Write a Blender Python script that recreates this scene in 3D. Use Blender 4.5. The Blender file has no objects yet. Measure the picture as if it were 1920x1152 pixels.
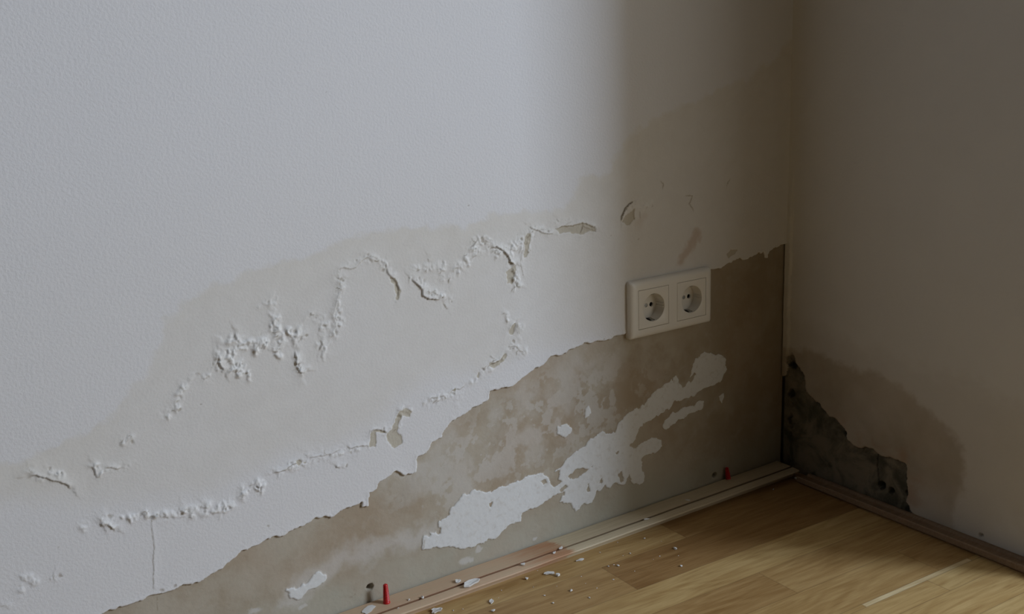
import bpy, bmesh, math, random
import numpy as np
from mathutils import Vector, Matrix

random.seed(7)
SC = bpy.context.scene
COL = SC.collection

# ------------------------------------------------------------------ camera
# x runs along the damaged wall (corner at x = 0, room towards -x), y towards
# the wall (room towards -y), z up from the floor.  Metres.
CAM = np.array([-1.1982, -1.0615, 0.6580])
HEAD, PITCH, ROLL, FPX = 0.9915, 0.2391, -0.0393, 1935.7
fwd = np.array([math.cos(HEAD)*math.cos(PITCH), math.sin(HEAD)*math.cos(PITCH), -math.sin(PITCH)])
r0 = np.cross(fwd, [0, 0, 1.0]); r0 /= np.linalg.norm(r0); u0 = np.cross(r0, fwd)
RT = math.cos(ROLL)*r0 + math.sin(ROLL)*u0
UP = -math.sin(ROLL)*r0 + math.cos(ROLL)*u0
cd = bpy.data.cameras.new('camera'); cam = bpy.data.objects.new('camera', cd); COL.objects.link(cam)
cam.matrix_world = Matrix((
    (RT[0], UP[0], -fwd[0], CAM[0]), (RT[1], UP[1], -fwd[1], CAM[1]),
    (RT[2], UP[2], -fwd[2], CAM[2]), (0, 0, 0, 1)))
cd.sensor_width = 36.0; cd.lens = FPX/1920*36.0; cd.clip_start = 0.02
SC.camera = cam

# ------------------------------------------------------------------ light
SC.view_settings.view_transform = 'Standard'; SC.view_settings.look = 'None'
SC.view_settings.gamma = 1.0; SC.view_settings.use_curve_mapping = False
SC.view_settings.exposure = 0.0
w = bpy.data.worlds.new('sky'); SC.world = w; w.use_nodes = True
w.node_tree.nodes['Background'].inputs[0].default_value = (1.0, 0.95, 0.83, 1)
w.node_tree.nodes['Background'].inputs[1].default_value = 1.28
SC.cycles.max_bounces = 8; SC.cycles.diffuse_bounces = 6

Y0 = -0.47                       # near jamb of the balcony door in the right wall
def area(name, loc, target, sx, sy, power, col):
    l = bpy.data.lights.new(name, 'AREA'); l.shape = 'RECTANGLE'; l.size = sx; l.size_y = sy
    l.energy = power; l.color = col
    o = bpy.data.objects.new(name, l); COL.objects.link(o); o.location = loc
    o.rotation_euler = (Vector(target)-Vector(loc)).to_track_quat('-Z', 'Y').to_euler()
    return o
AZ = math.radians(50.5); DL = 5.0
area('daylight', (math.cos(AZ)*DL, Y0-math.sin(AZ)*DL, 2.9), (-0.3, -0.3, 0.4), 1.1, 2.2, 232, (0.75, 0.86, 1.0))

# ------------------------------------------------------------------ pixel -> place helpers
def ray(q):
    return fwd + RT*((q[0]-960)/FPX) + UP*((576-q[1])/FPX)
def on_left(q):      # (x, z) on the damaged wall
    d = ray(q); t = (0-CAM[1])/d[1]; p = CAM+t*d; return (p[0], p[2])
def on_right(q):     # (y, z) on the right wall
    d = ray(q); t = (0-CAM[0])/d[0]; p = CAM+t*d; return (p[1], p[2])
def on_level(q, z=0.0):
    d = ray(q); t = (z-CAM[2])/d[2]; return CAM+t*d

def crop(pts, s, ox, oy):        # coordinates read off an enlarged crop
    return [(ox+x/s, oy+y/s) for x, y in pts]

# ------------------------------------------------------------------ numpy noise
def _hash(ix, iz, seed):
    h = (ix.astype(np.int64)*374761393 + iz.astype(np.int64)*668265263 + seed*982451653) & 0xffffffff
    h = ((h ^ (h >> 13))*1274126177) & 0xffffffff
    return ((h ^ (h >> 16)) & 0xffff)/65535.0
def vnoise(x, z, sc, seed):
    x = x/sc; z = z/sc; ix = np.floor(x); iz = np.floor(z); fx = x-ix; fz = z-iz
    fx = fx*fx*(3-2*fx); fz = fz*fz*(3-2*fz)
    a = _hash(ix, iz, seed); b = _hash(ix+1, iz, seed); c = _hash(ix, iz+1, seed); d = _hash(ix+1, iz+1, seed)
    return (a*(1-fx)+b*fx)*(1-fz)+(c*(1-fx)+d*fx)*fz
def fbm(x, z, sc, seed, o=4):
    s = 0; a = 1.0; t = 0
    for k in range(o):
        s = s+a*vnoise(x+k*.37, z-k*.21, sc/2**k, seed+k*17); t += a; a *= .55
    return s/t*2-1
def sm(a, b, v):
    t = np.clip((v-a)/(b-a), 0, 1); return t*t*(3-2*t)
def seg_dist(X, Z, pts, closed):
    """distance to a polyline, the sign of the side (+ left of travel) or inside (+) if closed"""
    P = np.array(pts); n = len(P)
    best = np.full(X.shape, 9.0); side = np.zeros(X.shape); ins = np.zeros(X.shape, bool)
    for i in range(n if closed else n-1):
        a = P[i]; b = P[(i+1) % n]; e = b-a; L = e@e+1e-12
        vx = X-a[0]; vz = Z-a[1]; t = np.clip((vx*e[0]+vz*e[1])/L, 0, 1)
        dx = vx-t*e[0]; dz = vz-t*e[1]; d = np.sqrt(dx*dx+dz*dz)
        m = d < best; best = np.where(m, d, best)
        if closed:
            c = ((a[1] > Z) != (b[1] > Z)) & (X < (b[0]-a[0])*(Z-a[1])/((b[1]-a[1])+1e-15)+a[0]); ins ^= c
        else:
            cr = e[0]*vz-e[1]*vx; side = np.where(m, np.sign(cr), side)
    return np.where(ins, best, -best) if closed else best*side
class Field:
    """a height field and masks over a wall: u along it, z up"""
    def __init__(s, us, zs, conv, seed):
        s.us, s.zs, s.conv, s.seed = us, zs, conv, seed
        s.U, s.Z = np.meshgrid(us, zs)
        s.J = fbm(s.U, s.Z, .009, seed+8, 4)*.0036+fbm(s.U, s.Z, .0036, seed+9, 2)*.0011
        w1 = fbm(s.U, s.Z, .010, seed+1, 4); w2 = fbm(s.U, s.Z, .010, seed+2, 4)
        w3 = fbm(s.U, s.Z, .035, seed+3, 3); w4 = fbm(s.U, s.Z, .035, seed+4, 3)
        s.WU = s.U+w1*.0034+w3*.0030; s.WZ = s.Z+w2*.0034+w4*.0030
        s.H = np.zeros(s.U.shape)
    def window(s, pts, m):
        P = np.array(pts)
        i0 = max(0, np.searchsorted(s.zs, P[:, 1].min()-m)); i1 = min(len(s.zs), np.searchsorted(s.zs, P[:, 1].max()+m)+1)
        j0 = max(0, np.searchsorted(s.us, P[:, 0].min()-m)); j1 = min(len(s.us), np.searchsorted(s.us, P[:, 0].max()+m)+1)
        return slice(i0, i1), slice(j0, j1)
    def poly(s, px, margin=.03, warp=1.0):
        pts = [s.conv(q) for q in px]
        out = np.full(s.U.shape, -9.0); w_ = s.window(pts, margin)
        X = s.U[w_]+(s.WU-s.U)[w_]*warp; Z = s.Z[w_]+(s.WZ-s.Z)[w_]*warp
        out[w_] = seg_dist(X, Z, pts, True); return out
    def line(s, px, margin=.02, warp=1.0):
        pts = [s.conv(q) for q in px]
        out = np.full(s.U.shape, 9.0); w_ = s.window(pts, margin)
        X = s.U[w_]+(s.WU-s.U)[w_]*warp; Z = s.Z[w_]+(s.WZ-s.Z)[w_]*warp
        out[w_] = seg_dist(X, Z, pts, False); return out
    def bump(s, q, r, h, asp=1.0, ang=0.0, sharp=1.0):
        c = s.conv(q); w_ = s.window([c], r*max(1.4, asp)*1.5)
        a = s.WU[w_]-c[0]; b = s.WZ[w_]-c[1]
        ca, sa = math.cos(ang), math.sin(ang)
        p = (a*ca+b*sa)/(r*asp); k = (-a*sa+b*ca)/r
        d = np.sqrt(p*p+k*k); v = h*(1-sm(0, 1, d))**sharp
        s.H[w_] = np.maximum(s.H[w_], v)
    def pit(s, q, r, depth):
        c = s.conv(q); w_ = s.window([c], r*2)
        d = np.hypot(s.U[w_]-c[0], s.Z[w_]-c[1])+(s.WU-s.U)[w_]*.3
        s.H[w_] = np.minimum(s.H[w_], s.H[w_]-depth*(1-sm(r*.75, r*1.15, d)))

def grid_mesh(name, P, attrs, mat, flip=False):
    nz, nu, _ = P.shape
    me = bpy.data.meshes.new(name)
    V = P.reshape(-1, 3).astype(np.float32)
    i = np.arange(nz-1)[:, None]*nu+np.arange(nu-1)[None, :]
    q = np.stack([i, i+1, i+nu+1, i+nu], -1).reshape(-1, 4)
    if flip: q = q[:, ::-1]
    me.vertices.add(len(V)); me.vertices.foreach_set('co', V.ravel())
    me.loops.add(q.size); me.loops.foreach_set('vertex_index', q.ravel().astype(np.int32))
    me.polygons.add(len(q)); me.polygons.foreach_set('loop_start', np.arange(0, q.size, 4, dtype=np.int32))
    me.polygons.foreach_set('use_smooth', np.ones(len(q), bool))
    me.update(calc_edges=True)
    for k, v in attrs.items():
        a = me.attributes.new(k, 'FLOAT', 'POINT'); a.data.foreach_set('value', v.ravel().astype(np.float32))
    me.materials.append(mat)
    o = bpy.data.objects.new(name, me); COL.objects.link(o); return o

# ------------------------------------------------------------------ node helpers
class NT:
    def __init__(s, name, rough=.7, spec=.3):
        s.m = bpy.data.materials.new(name); s.m.use_nodes = True; s.t = s.m.node_tree
        s.b = s.t.nodes['Principled BSDF']; s.b.inputs['Roughness'].default_value = rough
        s.b.inputs['Specular IOR Level'].default_value = spec
    def n(s, typ, **kw):
        x = s.t.nodes.new(typ)
        for k, v in kw.items(): setattr(x, k, v)
        return x
    def l(s, a, b): s.t.links.new(a, b)
    def attr(s, name):
        return s.n('ShaderNodeAttribute', attribute_name=name).outputs['Fac']
    def val(s, x, inp):
        if isinstance(x, (int, float)): inp.default_value = x
        elif isinstance(x, tuple): inp.default_value = x if len(x) == 4 else (*x, 1)
        else: s.l(x, inp)
    def math(s, op, a, b=0.0, clamp=False):
        x = s.n('ShaderNodeMath', operation=op, use_clamp=clamp); s.val(a, x.inputs[0]); s.val(b, x.inputs[1]); return x.outputs[0]
    def ramp(s, v, a, b, c=0.0, d=1.0):
        x = s.n('ShaderNodeMapRange', interpolation_type='SMOOTHSTEP'); s.val(v, x.inputs[0])
        for k, q in enumerate((a, b, c, d)): x.inputs[k+1].default_value = q
        return x.outputs[0]
    def mix(s, f, a, b, mode='MIX'):
        x = s.n('ShaderNodeMix', data_type='RGBA', blend_type=mode)
        s.val(f, x.inputs[0]); s.val(a, x.inputs[6]); s.val(b, x.inputs[7]); return x.outputs[2]
    def noise(s, vec, scale, detail=4, rough=.55, dist=0.0):
        x = s.n('ShaderNodeTexNoise'); x.inputs['Scale'].default_value = scale
        x.inputs['Detail'].default_value = detail; x.inputs['Roughness'].default_value = rough
        x.inputs['Distortion'].default_value = dist
        if vec is not None: s.l(vec, x.inputs['Vector'])
        return x.outputs['Fac']
    def obj(s, scale=(1, 1, 1), rot=(0, 0, 0)):
        tc = s.n('ShaderNodeTexCoord'); mp = s.n('ShaderNodeMapping')
        mp.inputs['Scale'].default_value = scale; mp.inputs['Rotation'].default_value = rot
        s.l(tc.outputs['Object'], mp.inputs['Vector']); return mp.outputs[0]
    def bump(s, h, dist, strength=1.0, normal=None):
        x = s.n('ShaderNodeBump'); x.inputs['Distance'].default_value = dist; x.inputs['Strength'].default_value = strength
        s.l(h, x.inputs['Height'])
        if normal is not None: s.l(normal, x.inputs['Normal'])
        s.l(x.outputs[0], s.b.inputs['Normal']); return x.outputs[0]
    def out(s, c): s.val(c, s.b.inputs['Base Color']); return s.m
def plain(name, c, rough=.5, spec=.4, metal=0.0, nz=.06, ns=300, bump=0.0):
    t = NT(name, rough, spec); v = t.obj(); n = t.noise(v, ns, 3)
    t.b.inputs['Metallic'].default_value = metal
    t.out(t.mix(n, tuple(x*(1-nz) for x in c), tuple(min(1, x*(1+nz)) for x in c)))
    if bump: t.bump(n, bump)
    return t.m

# wall paint / filler materials
def wall_material(name, mould):
    t = NT(name, .85, .15); v = t.obj()
    bare = t.ramp(t.attr('bare'), -.45, .45); patch = t.ramp(t.attr('patch'), -.4, .4)
    damp = t.attr('damp'); eff = t.attr('eff'); dirt = t.attr('dirt'); smear = t.attr('smear')
    n1 = t.noise(v, 9, 5, .6); n2 = t.noise(v, 40, 5, .6, .6); n3 = t.noise(v, 130, 4, .6)
    paint = t.mix(n1, (.692, .698, .738), (.712, .716, .752))
    if mould: paint = t.mix(n1, (.685, .665, .625), (.715, .695, .655))
    dcol = t.mix(t.ramp(n2, .3, .7), (.628, .605, .570), (.668, .648, .617))
    if mould: dcol = t.mix(t.ramp(n1, .35, .65), (.36, .295, .215), (.44, .37, .28))
    paint = t.mix(damp, paint, dcol)
    paint = t.mix(eff, paint, (.80, .81, .82))
    # scraped plaster: beige mottled with milky smears and browner blotches
    m1 = t.ramp(n1, .42, .60)
    bc = t.mix(m1, (.36, .305, .235), (.42, .375, .31))
    bc = t.mix(t.math('MULTIPLY', t.ramp(n2, .5, .7), .35), bc, (.47, .43, .37))
    bc = t.mix(t.attr('ash'), bc, (.40, .385, .325))
    bc = t.mix(smear, bc, (.60, .60, .60))
    bc = t.mix(t.attr('stain_shade'), bc, (.20, .145, .085))  # moisture stain, with corner shade painted into the colour
    bc = t.mix(t.attr('rust'), bc, (.40, .235, .14))
    paint = t.mix(t.attr('rust'), paint, (.40, .235, .14))
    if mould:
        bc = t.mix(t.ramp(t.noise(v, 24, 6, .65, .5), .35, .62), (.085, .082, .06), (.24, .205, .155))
        bc = t.mix(t.attr('stain_shade'), bc, (.03, .03, .024))  # black mould, and shade of holes and joints put in as colour
    col = t.mix(t.ramp(t.attr('peel'), -.5, .3), paint, (.50, .465, .40))
    col = t.mix(bare, col, bc)
    patch = t.math('MULTIPLY', patch, t.ramp(n3, .25, .5, .72, 1.0))
    col = t.mix(patch, col, t.mix(n2, (.655, .67, .69), (.69, .70, .71)))
    col = t.mix(dirt, col, (.27, .225, .165))
    # roller texture on the paint, finer grit on the plaster
    g = t.noise(v, 330, 2, .5); g2 = t.noise(v, 900, 2, .5)
    h = t.math('MULTIPLY', g, t.ramp(bare, 0, 1, 1.0, .35))
    h = t.math('ADD', h, t.math('MULTIPLY', g2, .25))
    h = t.math('MULTIPLY', h, t.ramp(damp, 0, 1, 1.0, .45))
    t.bump(h, .0011, .42)
    return t.out(col)
M_LEFT = wall_material('flaking_wall_paint', False)
M_RIGHT = wall_material('mouldy_wall_paint', True)
M_ROOM = plain('room_paint', (.30, .285, .26), .85, .2)

# ================================================================== LEFT WALL
FX0, FZ1 = -1.19, .775
us = np.concatenate([np.linspace(-3.6, FX0, 24, endpoint=False), np.arange(FX0, -.0004, .00105), [0.0]])
zs = np.concatenate([np.arange(0, FZ1, .00105), np.linspace(FZ1+.01, 2.5, 20)])
F = Field(us, zs, on_left, 11)
BIG = .004
edge = crop([(475,1140),(560,1110),(650,1085),(690,1070),(760,1045),(850,1015),(900,985),(950,950),(985,920),(1035,880),
             (1110,848),(1180,825),(1210,812),(1290,775),(1370,738),(1390,745)], 2.25, 0, 640) + \
       crop([(0,822),(85,790),(90,805),(115,808),(118,745),(150,735),(160,710),(200,680),(230,655),(275,680),(320,660),
             (330,590),(370,575),(395,535),(430,520),(440,490),(470,450),(520,410),(560,385),(630,350),(640,310),(700,290),
             (740,283),(790,245),(830,215),(885,185),(900,165),(950,150),(990,125),(1060,103),(1130,90),(1185,75),(1225,70)], 2.304, 640, 600) + \
       [(1200,620),(1240,560),(1310,520)] + \
       crop([(680,590),(740,590),(765,570),(820,545),(860,525),(880,540),(930,515),(1000,485),(1008,520),(1022,520),(1030,480),(1095,452)], 3.2, 1120, 320)
bare_poly = [(60,1215), (150,1175)] + edge + [(1520,440), (1560,1000), (1200,1250), (60,1500)]
sd_bare = F.poly(bare_poly, .6, .8)
sd_bare = np.where(sd_bare < -1, -.05, sd_bare)+F.J*.55
small_bare = [crop(p, s, ox, oy) for p, s, ox, oy in [
    ([(1150,140),(1200,128),(1250,125),(1300,113),(1340,125),(1382,150),(1375,163),(1340,150),(1290,172),(1240,157),(1180,162)], 2.88, 640, 380),
    ([(800,872),(850,850),(870,815),(888,820),(880,850),(850,880),(815,895)], 2.88, 640, 380),
    ([(900,690),(925,660),(940,650),(925,710),(905,714)], 2.88, 640, 380),
    ([(885,370),(935,335),(930,380),(915,440),(895,430)], 2.88, 640, 380),
    ([(250,400),(300,420),(312,480),(297,522),(288,460)], 2.88, 640, 380),
    ([(985,215),(1003,170),(1018,175),(1000,290),(985,295)], 2.88, 640, 380),
    ([(735,940),(745,925),(742,948)], 2.88, 640, 380),
    ([(595,1020),(615,1005),(612,1030)], 2.88, 640, 380),
    ([(122,545),(128,490),(145,472),(195,483),(198,495),(152,492),(148,545)], 2.304, 640, 600),
    ([(195,495),(220,470),(232,430),(252,395),(280,380),(304,395),(297,424),(262,412),(247,450),(240,480),(262,492),(268,530),(230,550),(205,525)], 2.304, 640, 600),
    ([(140,312),(160,270),(225,228),(228,290),(190,322)], 3.2, 1120, 320),
    ([(775,500),(800,482),(835,480),(820,500),(790,522)], 3.2, 1120, 320),
    ([(1235,505),(1262,498),(1285,512),(1255,524)], 2.25, 0, 640),
]]
sd_small = np.full(F.U.shape, -9.0)
for p in small_bare: sd_small = np.maximum(sd_small, F.poly(p, .02, .6))
sd_small += F.J*.8
# pieces of white filler that stayed on in the scraped band
C8 = (2.304, 640, 600)
patches = [crop([(360,950),(390,920),(430,930),(415,885),(465,850),(470,820),(495,800),(520,760),(550,755),(575,735),(600,750),
    (640,745),(700,720),(790,690),(830,670),(880,665),(905,690),(925,655),(970,610),(1000,585),(1040,555),(1080,520),(1130,485),
    (1190,480),(1215,430),(1260,390),(1310,370),(1340,330),(1400,270),(1450,250),(1480,285),(1500,280),(1520,225),(1535,170),
    (1570,145),(1640,150),(1665,180),(1665,230),(1640,270),(1580,295),(1540,325),(1480,345),(1440,350),(1420,385),(1380,425),
    (1340,440),(1300,490),(1265,520),(1250,550),(1280,555),(1300,530),(1350,510),(1385,520),(1395,545),(1360,575),(1310,600),
    (1310,650),(1320,710),(1270,705),(1240,700),(1220,720),(1190,700),(1160,730),(1140,715),(1130,750),(1110,735),(1080,790),
    (1040,800),(1015,825),(1000,790),(950,785),(975,745),(920,760),(880,790),(830,820),(790,840),(780,870),(750,880),(700,910),
    (670,950),(620,965),(570,990),(520,995),(470,985),(420,990),(355,998)], *C8),
    crop([(1570,352),(1555,390),(1520,405),(1460,440),(1430,450),(1405,475),(1390,460),(1400,430),(1440,400),(1500,378)], *C8),
    crop([(935,460),(960,445),(985,455),(1000,490),(970,510),(935,495)], *C8),
    crop([(1050,425),(1055,380),(1072,373),(1070,410)], *C8),
    crop([(1638,330),(1650,325),(1652,360),(1640,362)], *C8),
    crop([(1210,1045),(1290,1035),(1320,990),(1350,970),(1382,985),(1380,1010),(1340,1040),(1300,1050),(1280,1085),(1230,1085),(1205,1060)], 2.25, 0, 640),
]
holes = [crop(p, *C8) for p in [
    [(893,665),(945,650),(938,690),(962,700),(925,722),(905,700)], [(985,682),(1020,645),(1068,650),(1040,670),(1005,698)],
    [(1120,700),(1128,680),(1134,700),(1127,712)], [(1200,670),(1215,655),(1222,690),(1205,700)], [(1180,575),(1200,570),(1192,585)], [(1290,470),(1330,440),(1400,395),(1450,375),(1455,385),(1400,425),(1345,460),(1300,500),(1270,520)],
    [(1075,640),(1090,632),(1085,650)], [(870,700),(885,690),(890,712),(876,712)], [(1060,740),(1068,715),(1074,745)], [(1240,690),(1246,660),(1254,695)], [(640,800),(655,790),(650,812)],
    [(940,735),(970,715),(985,725),(955,750)], [(1500,265),(1530,225),(1540,235),(1515,275)]]]
sd_patch = np.full(F.U.shape, -9.0)
for p in patches: sd_patch = np.maximum(sd_patch, F.poly(p, .03, 1.0))
for p in holes: sd_patch = np.minimum(sd_patch, -F.poly(p, .03, .5))
sd_patch += F.J*np.where(F.J < 0, 1.25, .8)
# damp tide line
tide = [(-120,905),(0,872),(60,852),(140,822),(190,790),(240,745),(275,700),(300,640),(315,600),(345,570),(400,535),(470,508),(540,490),
        (600,468),(650,450),(720,432),(800,428),(870,425),(900,410),(940,400),(1000,398),(1050,392),(1075,370),(1085,337),(1140,325),
        (1155,300),(1175,265),(1200,240),(1240,215),(1280,192),(1320,188),(1360,165),(1400,150),(1440,120),(1500,60),(1560,60)]
low = [(1560,700),(1172,640),(1000,700),(900,745),(840,740),(760,790),(720,835),(640,870),(540,895),(470,930),(400,970),(290,985),(150,1000),(0,990),(-120,980)]
sd_damp = F.poly(tide+low, .25, 2.05)
damp = sm(-.006, .006, sd_damp)*(.8+.2*fbm(F.U, F.Z, .12, 5))
# fade the lower boundary, and a greyer wash under it
damp = damp*sm(-.0, .05, F.poly([(-200,500)]+[(1560,-100)]+[(1560,700)]+low, .3, 1.5))
tl_ = np.abs(F.line(tide, .25, 2.2)); damp = damp*(.68+.32*np.exp(-np.where(tl_ > 1, 1, tl_)/.05))
damp = np.clip(np.maximum(damp, .18*sm(.62, .40, F.Z)), 0, 1)

# blistered chains
rng = random.Random(3)
def chain(px, r=(.0018, .005), h=(.0008, .0026), spread=.006, dens=1.0, step=.0042):
    pts = px
    for (a, b) in zip(pts[:-1], pts[1:]):
        A = np.array(on_left(a)); B = np.array(on_left(b)); n = max(1, int(np.linalg.norm(B-A)/step*dens))
        for k in range(n):
            t = (k+rng.random())/n
            q = (a[0]+(b[0]-a[0])*t+rng.gauss(0, spread)*1400*.5, a[1]+(b[1]-a[1])*t+rng.gauss(0, spread)*1400*.5)
            F.bump(q, rng.uniform(r[0], r[1]*1.5), rng.uniform(*h)*.75, rng.uniform(1, 2.2), rng.uniform(0, 3.1), rng.choice([.5, .8, 1.2]))
            CH.append(q)
CH = []
chain([(62,888),(95,890),(125,900)], h=(.0006,.002), spread=.003)
chain([(178,868),(188,893)], h=(.001,.003), spread=.004)
chain([(196,880),(235,874)], h=(.0004,.0012), spread=.002)
chain([(230,830),(245,820),(256,812)], h=(.0006,.0018), spread=.003)
chain([(312,785),(330,755),(348,722),(372,712)], h=(.0006,.0022), spread=.005)
chain([(372,712),(398,700),(418,688)], h=(.001,.003), spread=.005)
chain([(412,655),(440,685),(475,705)], r=(.002,.006), h=(.001,.0042), spread=.009, dens=2.05)
chain([(425,665),(450,640),(480,650),(500,635)], r=(.002,.006), h=(.001,.004), spread=.007, dens=1.6)
chain([(425,638),(440,632),(448,622)], h=(.001,.0035), spread=.003)
chain([(484,570),(500,566),(522,570)], h=(.0004,.0014), spread=.003)
chain([(515,590),(520,625),(530,645),(515,655)], r=(.002,.006), h=(.001,.0036), spread=.006, dens=1.6)
chain([(548,612),(552,630),(568,640)], h=(.001,.0032), spread=.004, dens=1.4)
chain([(556,665),(562,690),(575,694)], h=(.001,.0034), spread=.003, dens=1.6)
chain([(600,645),(612,655),(602,680)], h=(.0006,.002), spread=.005)
chain([(628,632),(632,600),(634,570),(637,540),(638,520)], h=(.001,.0032), spread=.003, dens=1.3)
chain([(590,580),(610,600),(605,630)], h=(.0004,.0012), spread=.008)
chain([(638,520),(642,502),(665,495),(690,484),(712,490),(725,505)], h=(.0004,.0016), spread=.002, r=(.0015,.003))
chain([(722,492),(732,510),(745,530)], h=(.0008,.003), spread=.003)
chain([(772,520),(795,535),(812,552),(835,560)], h=(.0008,.0032), spread=.005, dens=1.4)
chain([(778,505),(805,500),(832,500),(828,522)], h=(.0006,.0026), spread=.005)
chain([(852,515),(862,500),(880,482),(905,470)], h=(.0008,.0032), spread=.005, dens=1.3)
chain([(885,450),(905,452),(935,470),(960,462),(985,450)], r=(.002,.005), h=(.0008,.0034), spread=.008, dens=2.0)
chain([(958,485),(962,510),(968,535),(960,550)], h=(.0006,.003), spread=.005, dens=1.4)
chain([(985,480),(990,448),(1000,428)], h=(.0006,.0026), spread=.003)
chain([(1000,426),(1020,432),(1040,432)], h=(.0006,.0022), spread=.003)
chain([(1042,420),(1070,418),(1100,420),(1118,430)], h=(.0003,.0014), spread=.003)
chain([(945,588),(965,612),(978,608)], h=(.0008,.0026), spread=.003)
chain([(885,715),(910,695),(945,670),(958,650),(980,660)], h=(.0005,.002), spread=.003)
chain([(150,990),(165,982)], h=(.001,.003), spread=.003)
chain([(186,975),(200,982),(216,988)], h=(.001,.0038), spread=.002, dens=1.6)
chain([(190,974),(235,972),(290,968)], h=(.0006,.0026), spread=.003)
chain([(290,968),(335,962),(370,955),(405,955),(440,945)], r=(.002,.0055), h=(.0008,.0034), spread=.005, dens=1.4)
chain([(455,928),(470,915),(492,914)], h=(.0008,.0034), spread=.004, dens=1.3)
chain([(510,888),(530,878),(555,872),(570,872)], h=(.0006,.0026), spread=.003)
chain([(570,868),(610,858),(640,852),(690,835)], h=(.0003,.0016), spread=.002, r=(.0015,.003))
chain([(640,870),(645,880)], h=(.0003,.0016), spread=.002, r=(.0015,.003))
chain([(700,805),(720,808),(745,800),(752,770),(770,768)], h=(.0003,.0016), spread=.003)
chain([(800,760),(812,750),(850,738),(868,740)], h=(.0005,.002), spread=.003)
chain([(40,1080),(52,1088)], h=(.0003,.001), spread=.004, dens=.5)
chain([(105,1078),(110,1088)], h=(.0003,.001), spread=.003, dens=.5)
chain([(108,1080),(30,1110),(12,1140)], h=(.0002,.001), spread=.005, dens=.4)
chain([(1178,390),(1200,385),(1230,380)], h=(.0003,.0012), spread=.004)
chain([(655,1120),(668,1118),(680,1128)], h=(.0004,.0016), spread=.003)
# crumble noise riding on the bumps
near = np.clip(F.H/.0014, 0, 1)
prox = np.zeros(F.U.shape)
for q in CH:                                   # ground round the blisters that has lifted as thin plates
    c = on_left(q); w_ = F.window([c], .011); d = np.hypot(F.WU[w_]-c[0], F.WZ[w_]-c[1]); prox[w_] = np.maximum(prox[w_], 1-sm(.002, .0085, d))
pl_n = fbm(F.U+.3, F.Z, .010, 201, 4); pl_m = fbm(F.U, F.Z+.7, .006, 211, 3)
rid = 1-np.abs(fbm(F.U, F.Z, .007, 91, 3))*2.6
F.H = F.H*(.40+.75*rid*near) + near*.0005*fbm(F.U, F.Z, .004, 40, 3)
F.H += prox*prox*(.0006*sm(.10, .15, pl_n) + .0005*sm(.16, .21, pl_m))
# effloresced, whiter paint round the blisters
eff = np.clip(F.H/.002, 0, 1)*.5
# lifted edges: paint curls up on one side of a crack and stops dead
crease_mask = np.zeros(F.U.shape)
def crease(px, A=.002, L=.005, side=1, dirt=.7, wd=.0009, warp=.6):
    d = F.line(px, .013, warp)*side
    up = np.where(np.abs(d) < .03, np.where(d > 0, A*np.exp(-np.abs(d)/L), 0), 0)
    P = [F.conv(q) for q in px]
    e = np.minimum(np.hypot(F.U-P[0][0], F.Z-P[0][1]), np.hypot(F.U-P[-1][0], F.Z-P[-1][1]))
    up = up*sm(0, .006, e)
    F.H = np.maximum(F.H, F.H*.4+up)
    m = dirt*np.where(d <= .0003, 1-sm(wd*.6, wd*1.7, np.abs(d)), 0)*sm(0, .003, e)
    np.maximum(crease_mask, m, out=crease_mask)
c7 = lambda p: crop(p, 2.88, 640, 380)
c6 = lambda p: crop(p, 2.88, 240, 400)
c5 = lambda p: crop(p, 2.25, 0, 640)
c1 = lambda p: crop(p, 3.2, 1120, 320)
crease(c5([(115,572),(150,565),(200,578),(245,590),(280,605),(300,628)]), .0022, .005, 1, .45)
crease(c5([(440,540),(465,535),(485,540),(515,530)]), .0016, .004, 1, .5)
crease(c5([(380,520),(405,575),(425,570)]), .002, .004, 1, .25)
crease(c5([(415,765),(430,790)]), .003, .004, 1, .5)
crease(c5([(430,768),(455,775),(490,800)]), .0025, .004, 1, .5)
crease(c5([(1150,555),(1190,545),(1230,520),(1260,510)]), .0022, .004, 1, .45)
crease(c5([(1300,492),(1350,485),(1400,475),(1436,455)]), .0012, .003, 1, .35)
crease(c5([(640,750),(642,800),(650,860),(645,930),(648,1000),(652,1060)]), .0006, .003, 1, .5, .0005, .35)
crease(c6([(1130,350),(1145,380),(1155,420),(1130,480),(1110,560),(1125,610),(1105,680)]), .002, .004, -1, .3)
crease(c6([(1130,350),(1140,305),(1165,300),(1235,298),(1265,262),(1310,235),(1350,255)]), .0012, .004, 1, .3, .0006)
crease(c6([(1395,280),(1400,330),(1445,370),(1460,400),(1445,450)]), .0016, .004, 1, .3)
crease(c6([(485,750),(490,800),(520,860)]), .0028, .005, 1, .25)
crease(c6([(570,640),(585,680),(550,690),(520,680)]), .0022, .005, 1, .25)
crease(c6([(905,740),(910,820),(930,855),(960,855)]), .0028, .005, 1, .35)
crease(c6([(1035,680),(1045,715),(1030,750)]), .0016, .004, 1, .4)
crease(c7([(375,410),(400,440),(440,475),(440,505),(480,525),(530,520)]), .0026, .005, 1, .5)
crease(c7([(545,540),(555,560),(570,582)]), .001, .003, 1, .6)
crease(c7([(600,385),(610,350),(635,365)]), .002, .004, 1, .3)
crease(c7([(700,300),(725,285),(735,260)]), .002, .004, 1, .4)
crease(c7([(800,240),(835,230),(870,250),(895,285),(905,320),(940,335)]), .0028, .005, 1, .75)
crease(c7([(985,290),(990,230),(1005,180),(1040,140)]), .002, .004, 1, .5)
crease(c7([(1010,125),(1050,150),(1100,165),(1145,170)]), .0018, .004, 1, .5)
crease(c7([(1150,140),(1200,127),(1260,123),(1320,113),(1382,148)]), .0014, .004, 1, .45, .0006)
crease(c7([(1290,172),(1305,130),(1345,150),(1380,162)]), .0012, .003, -1, .7)
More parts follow.
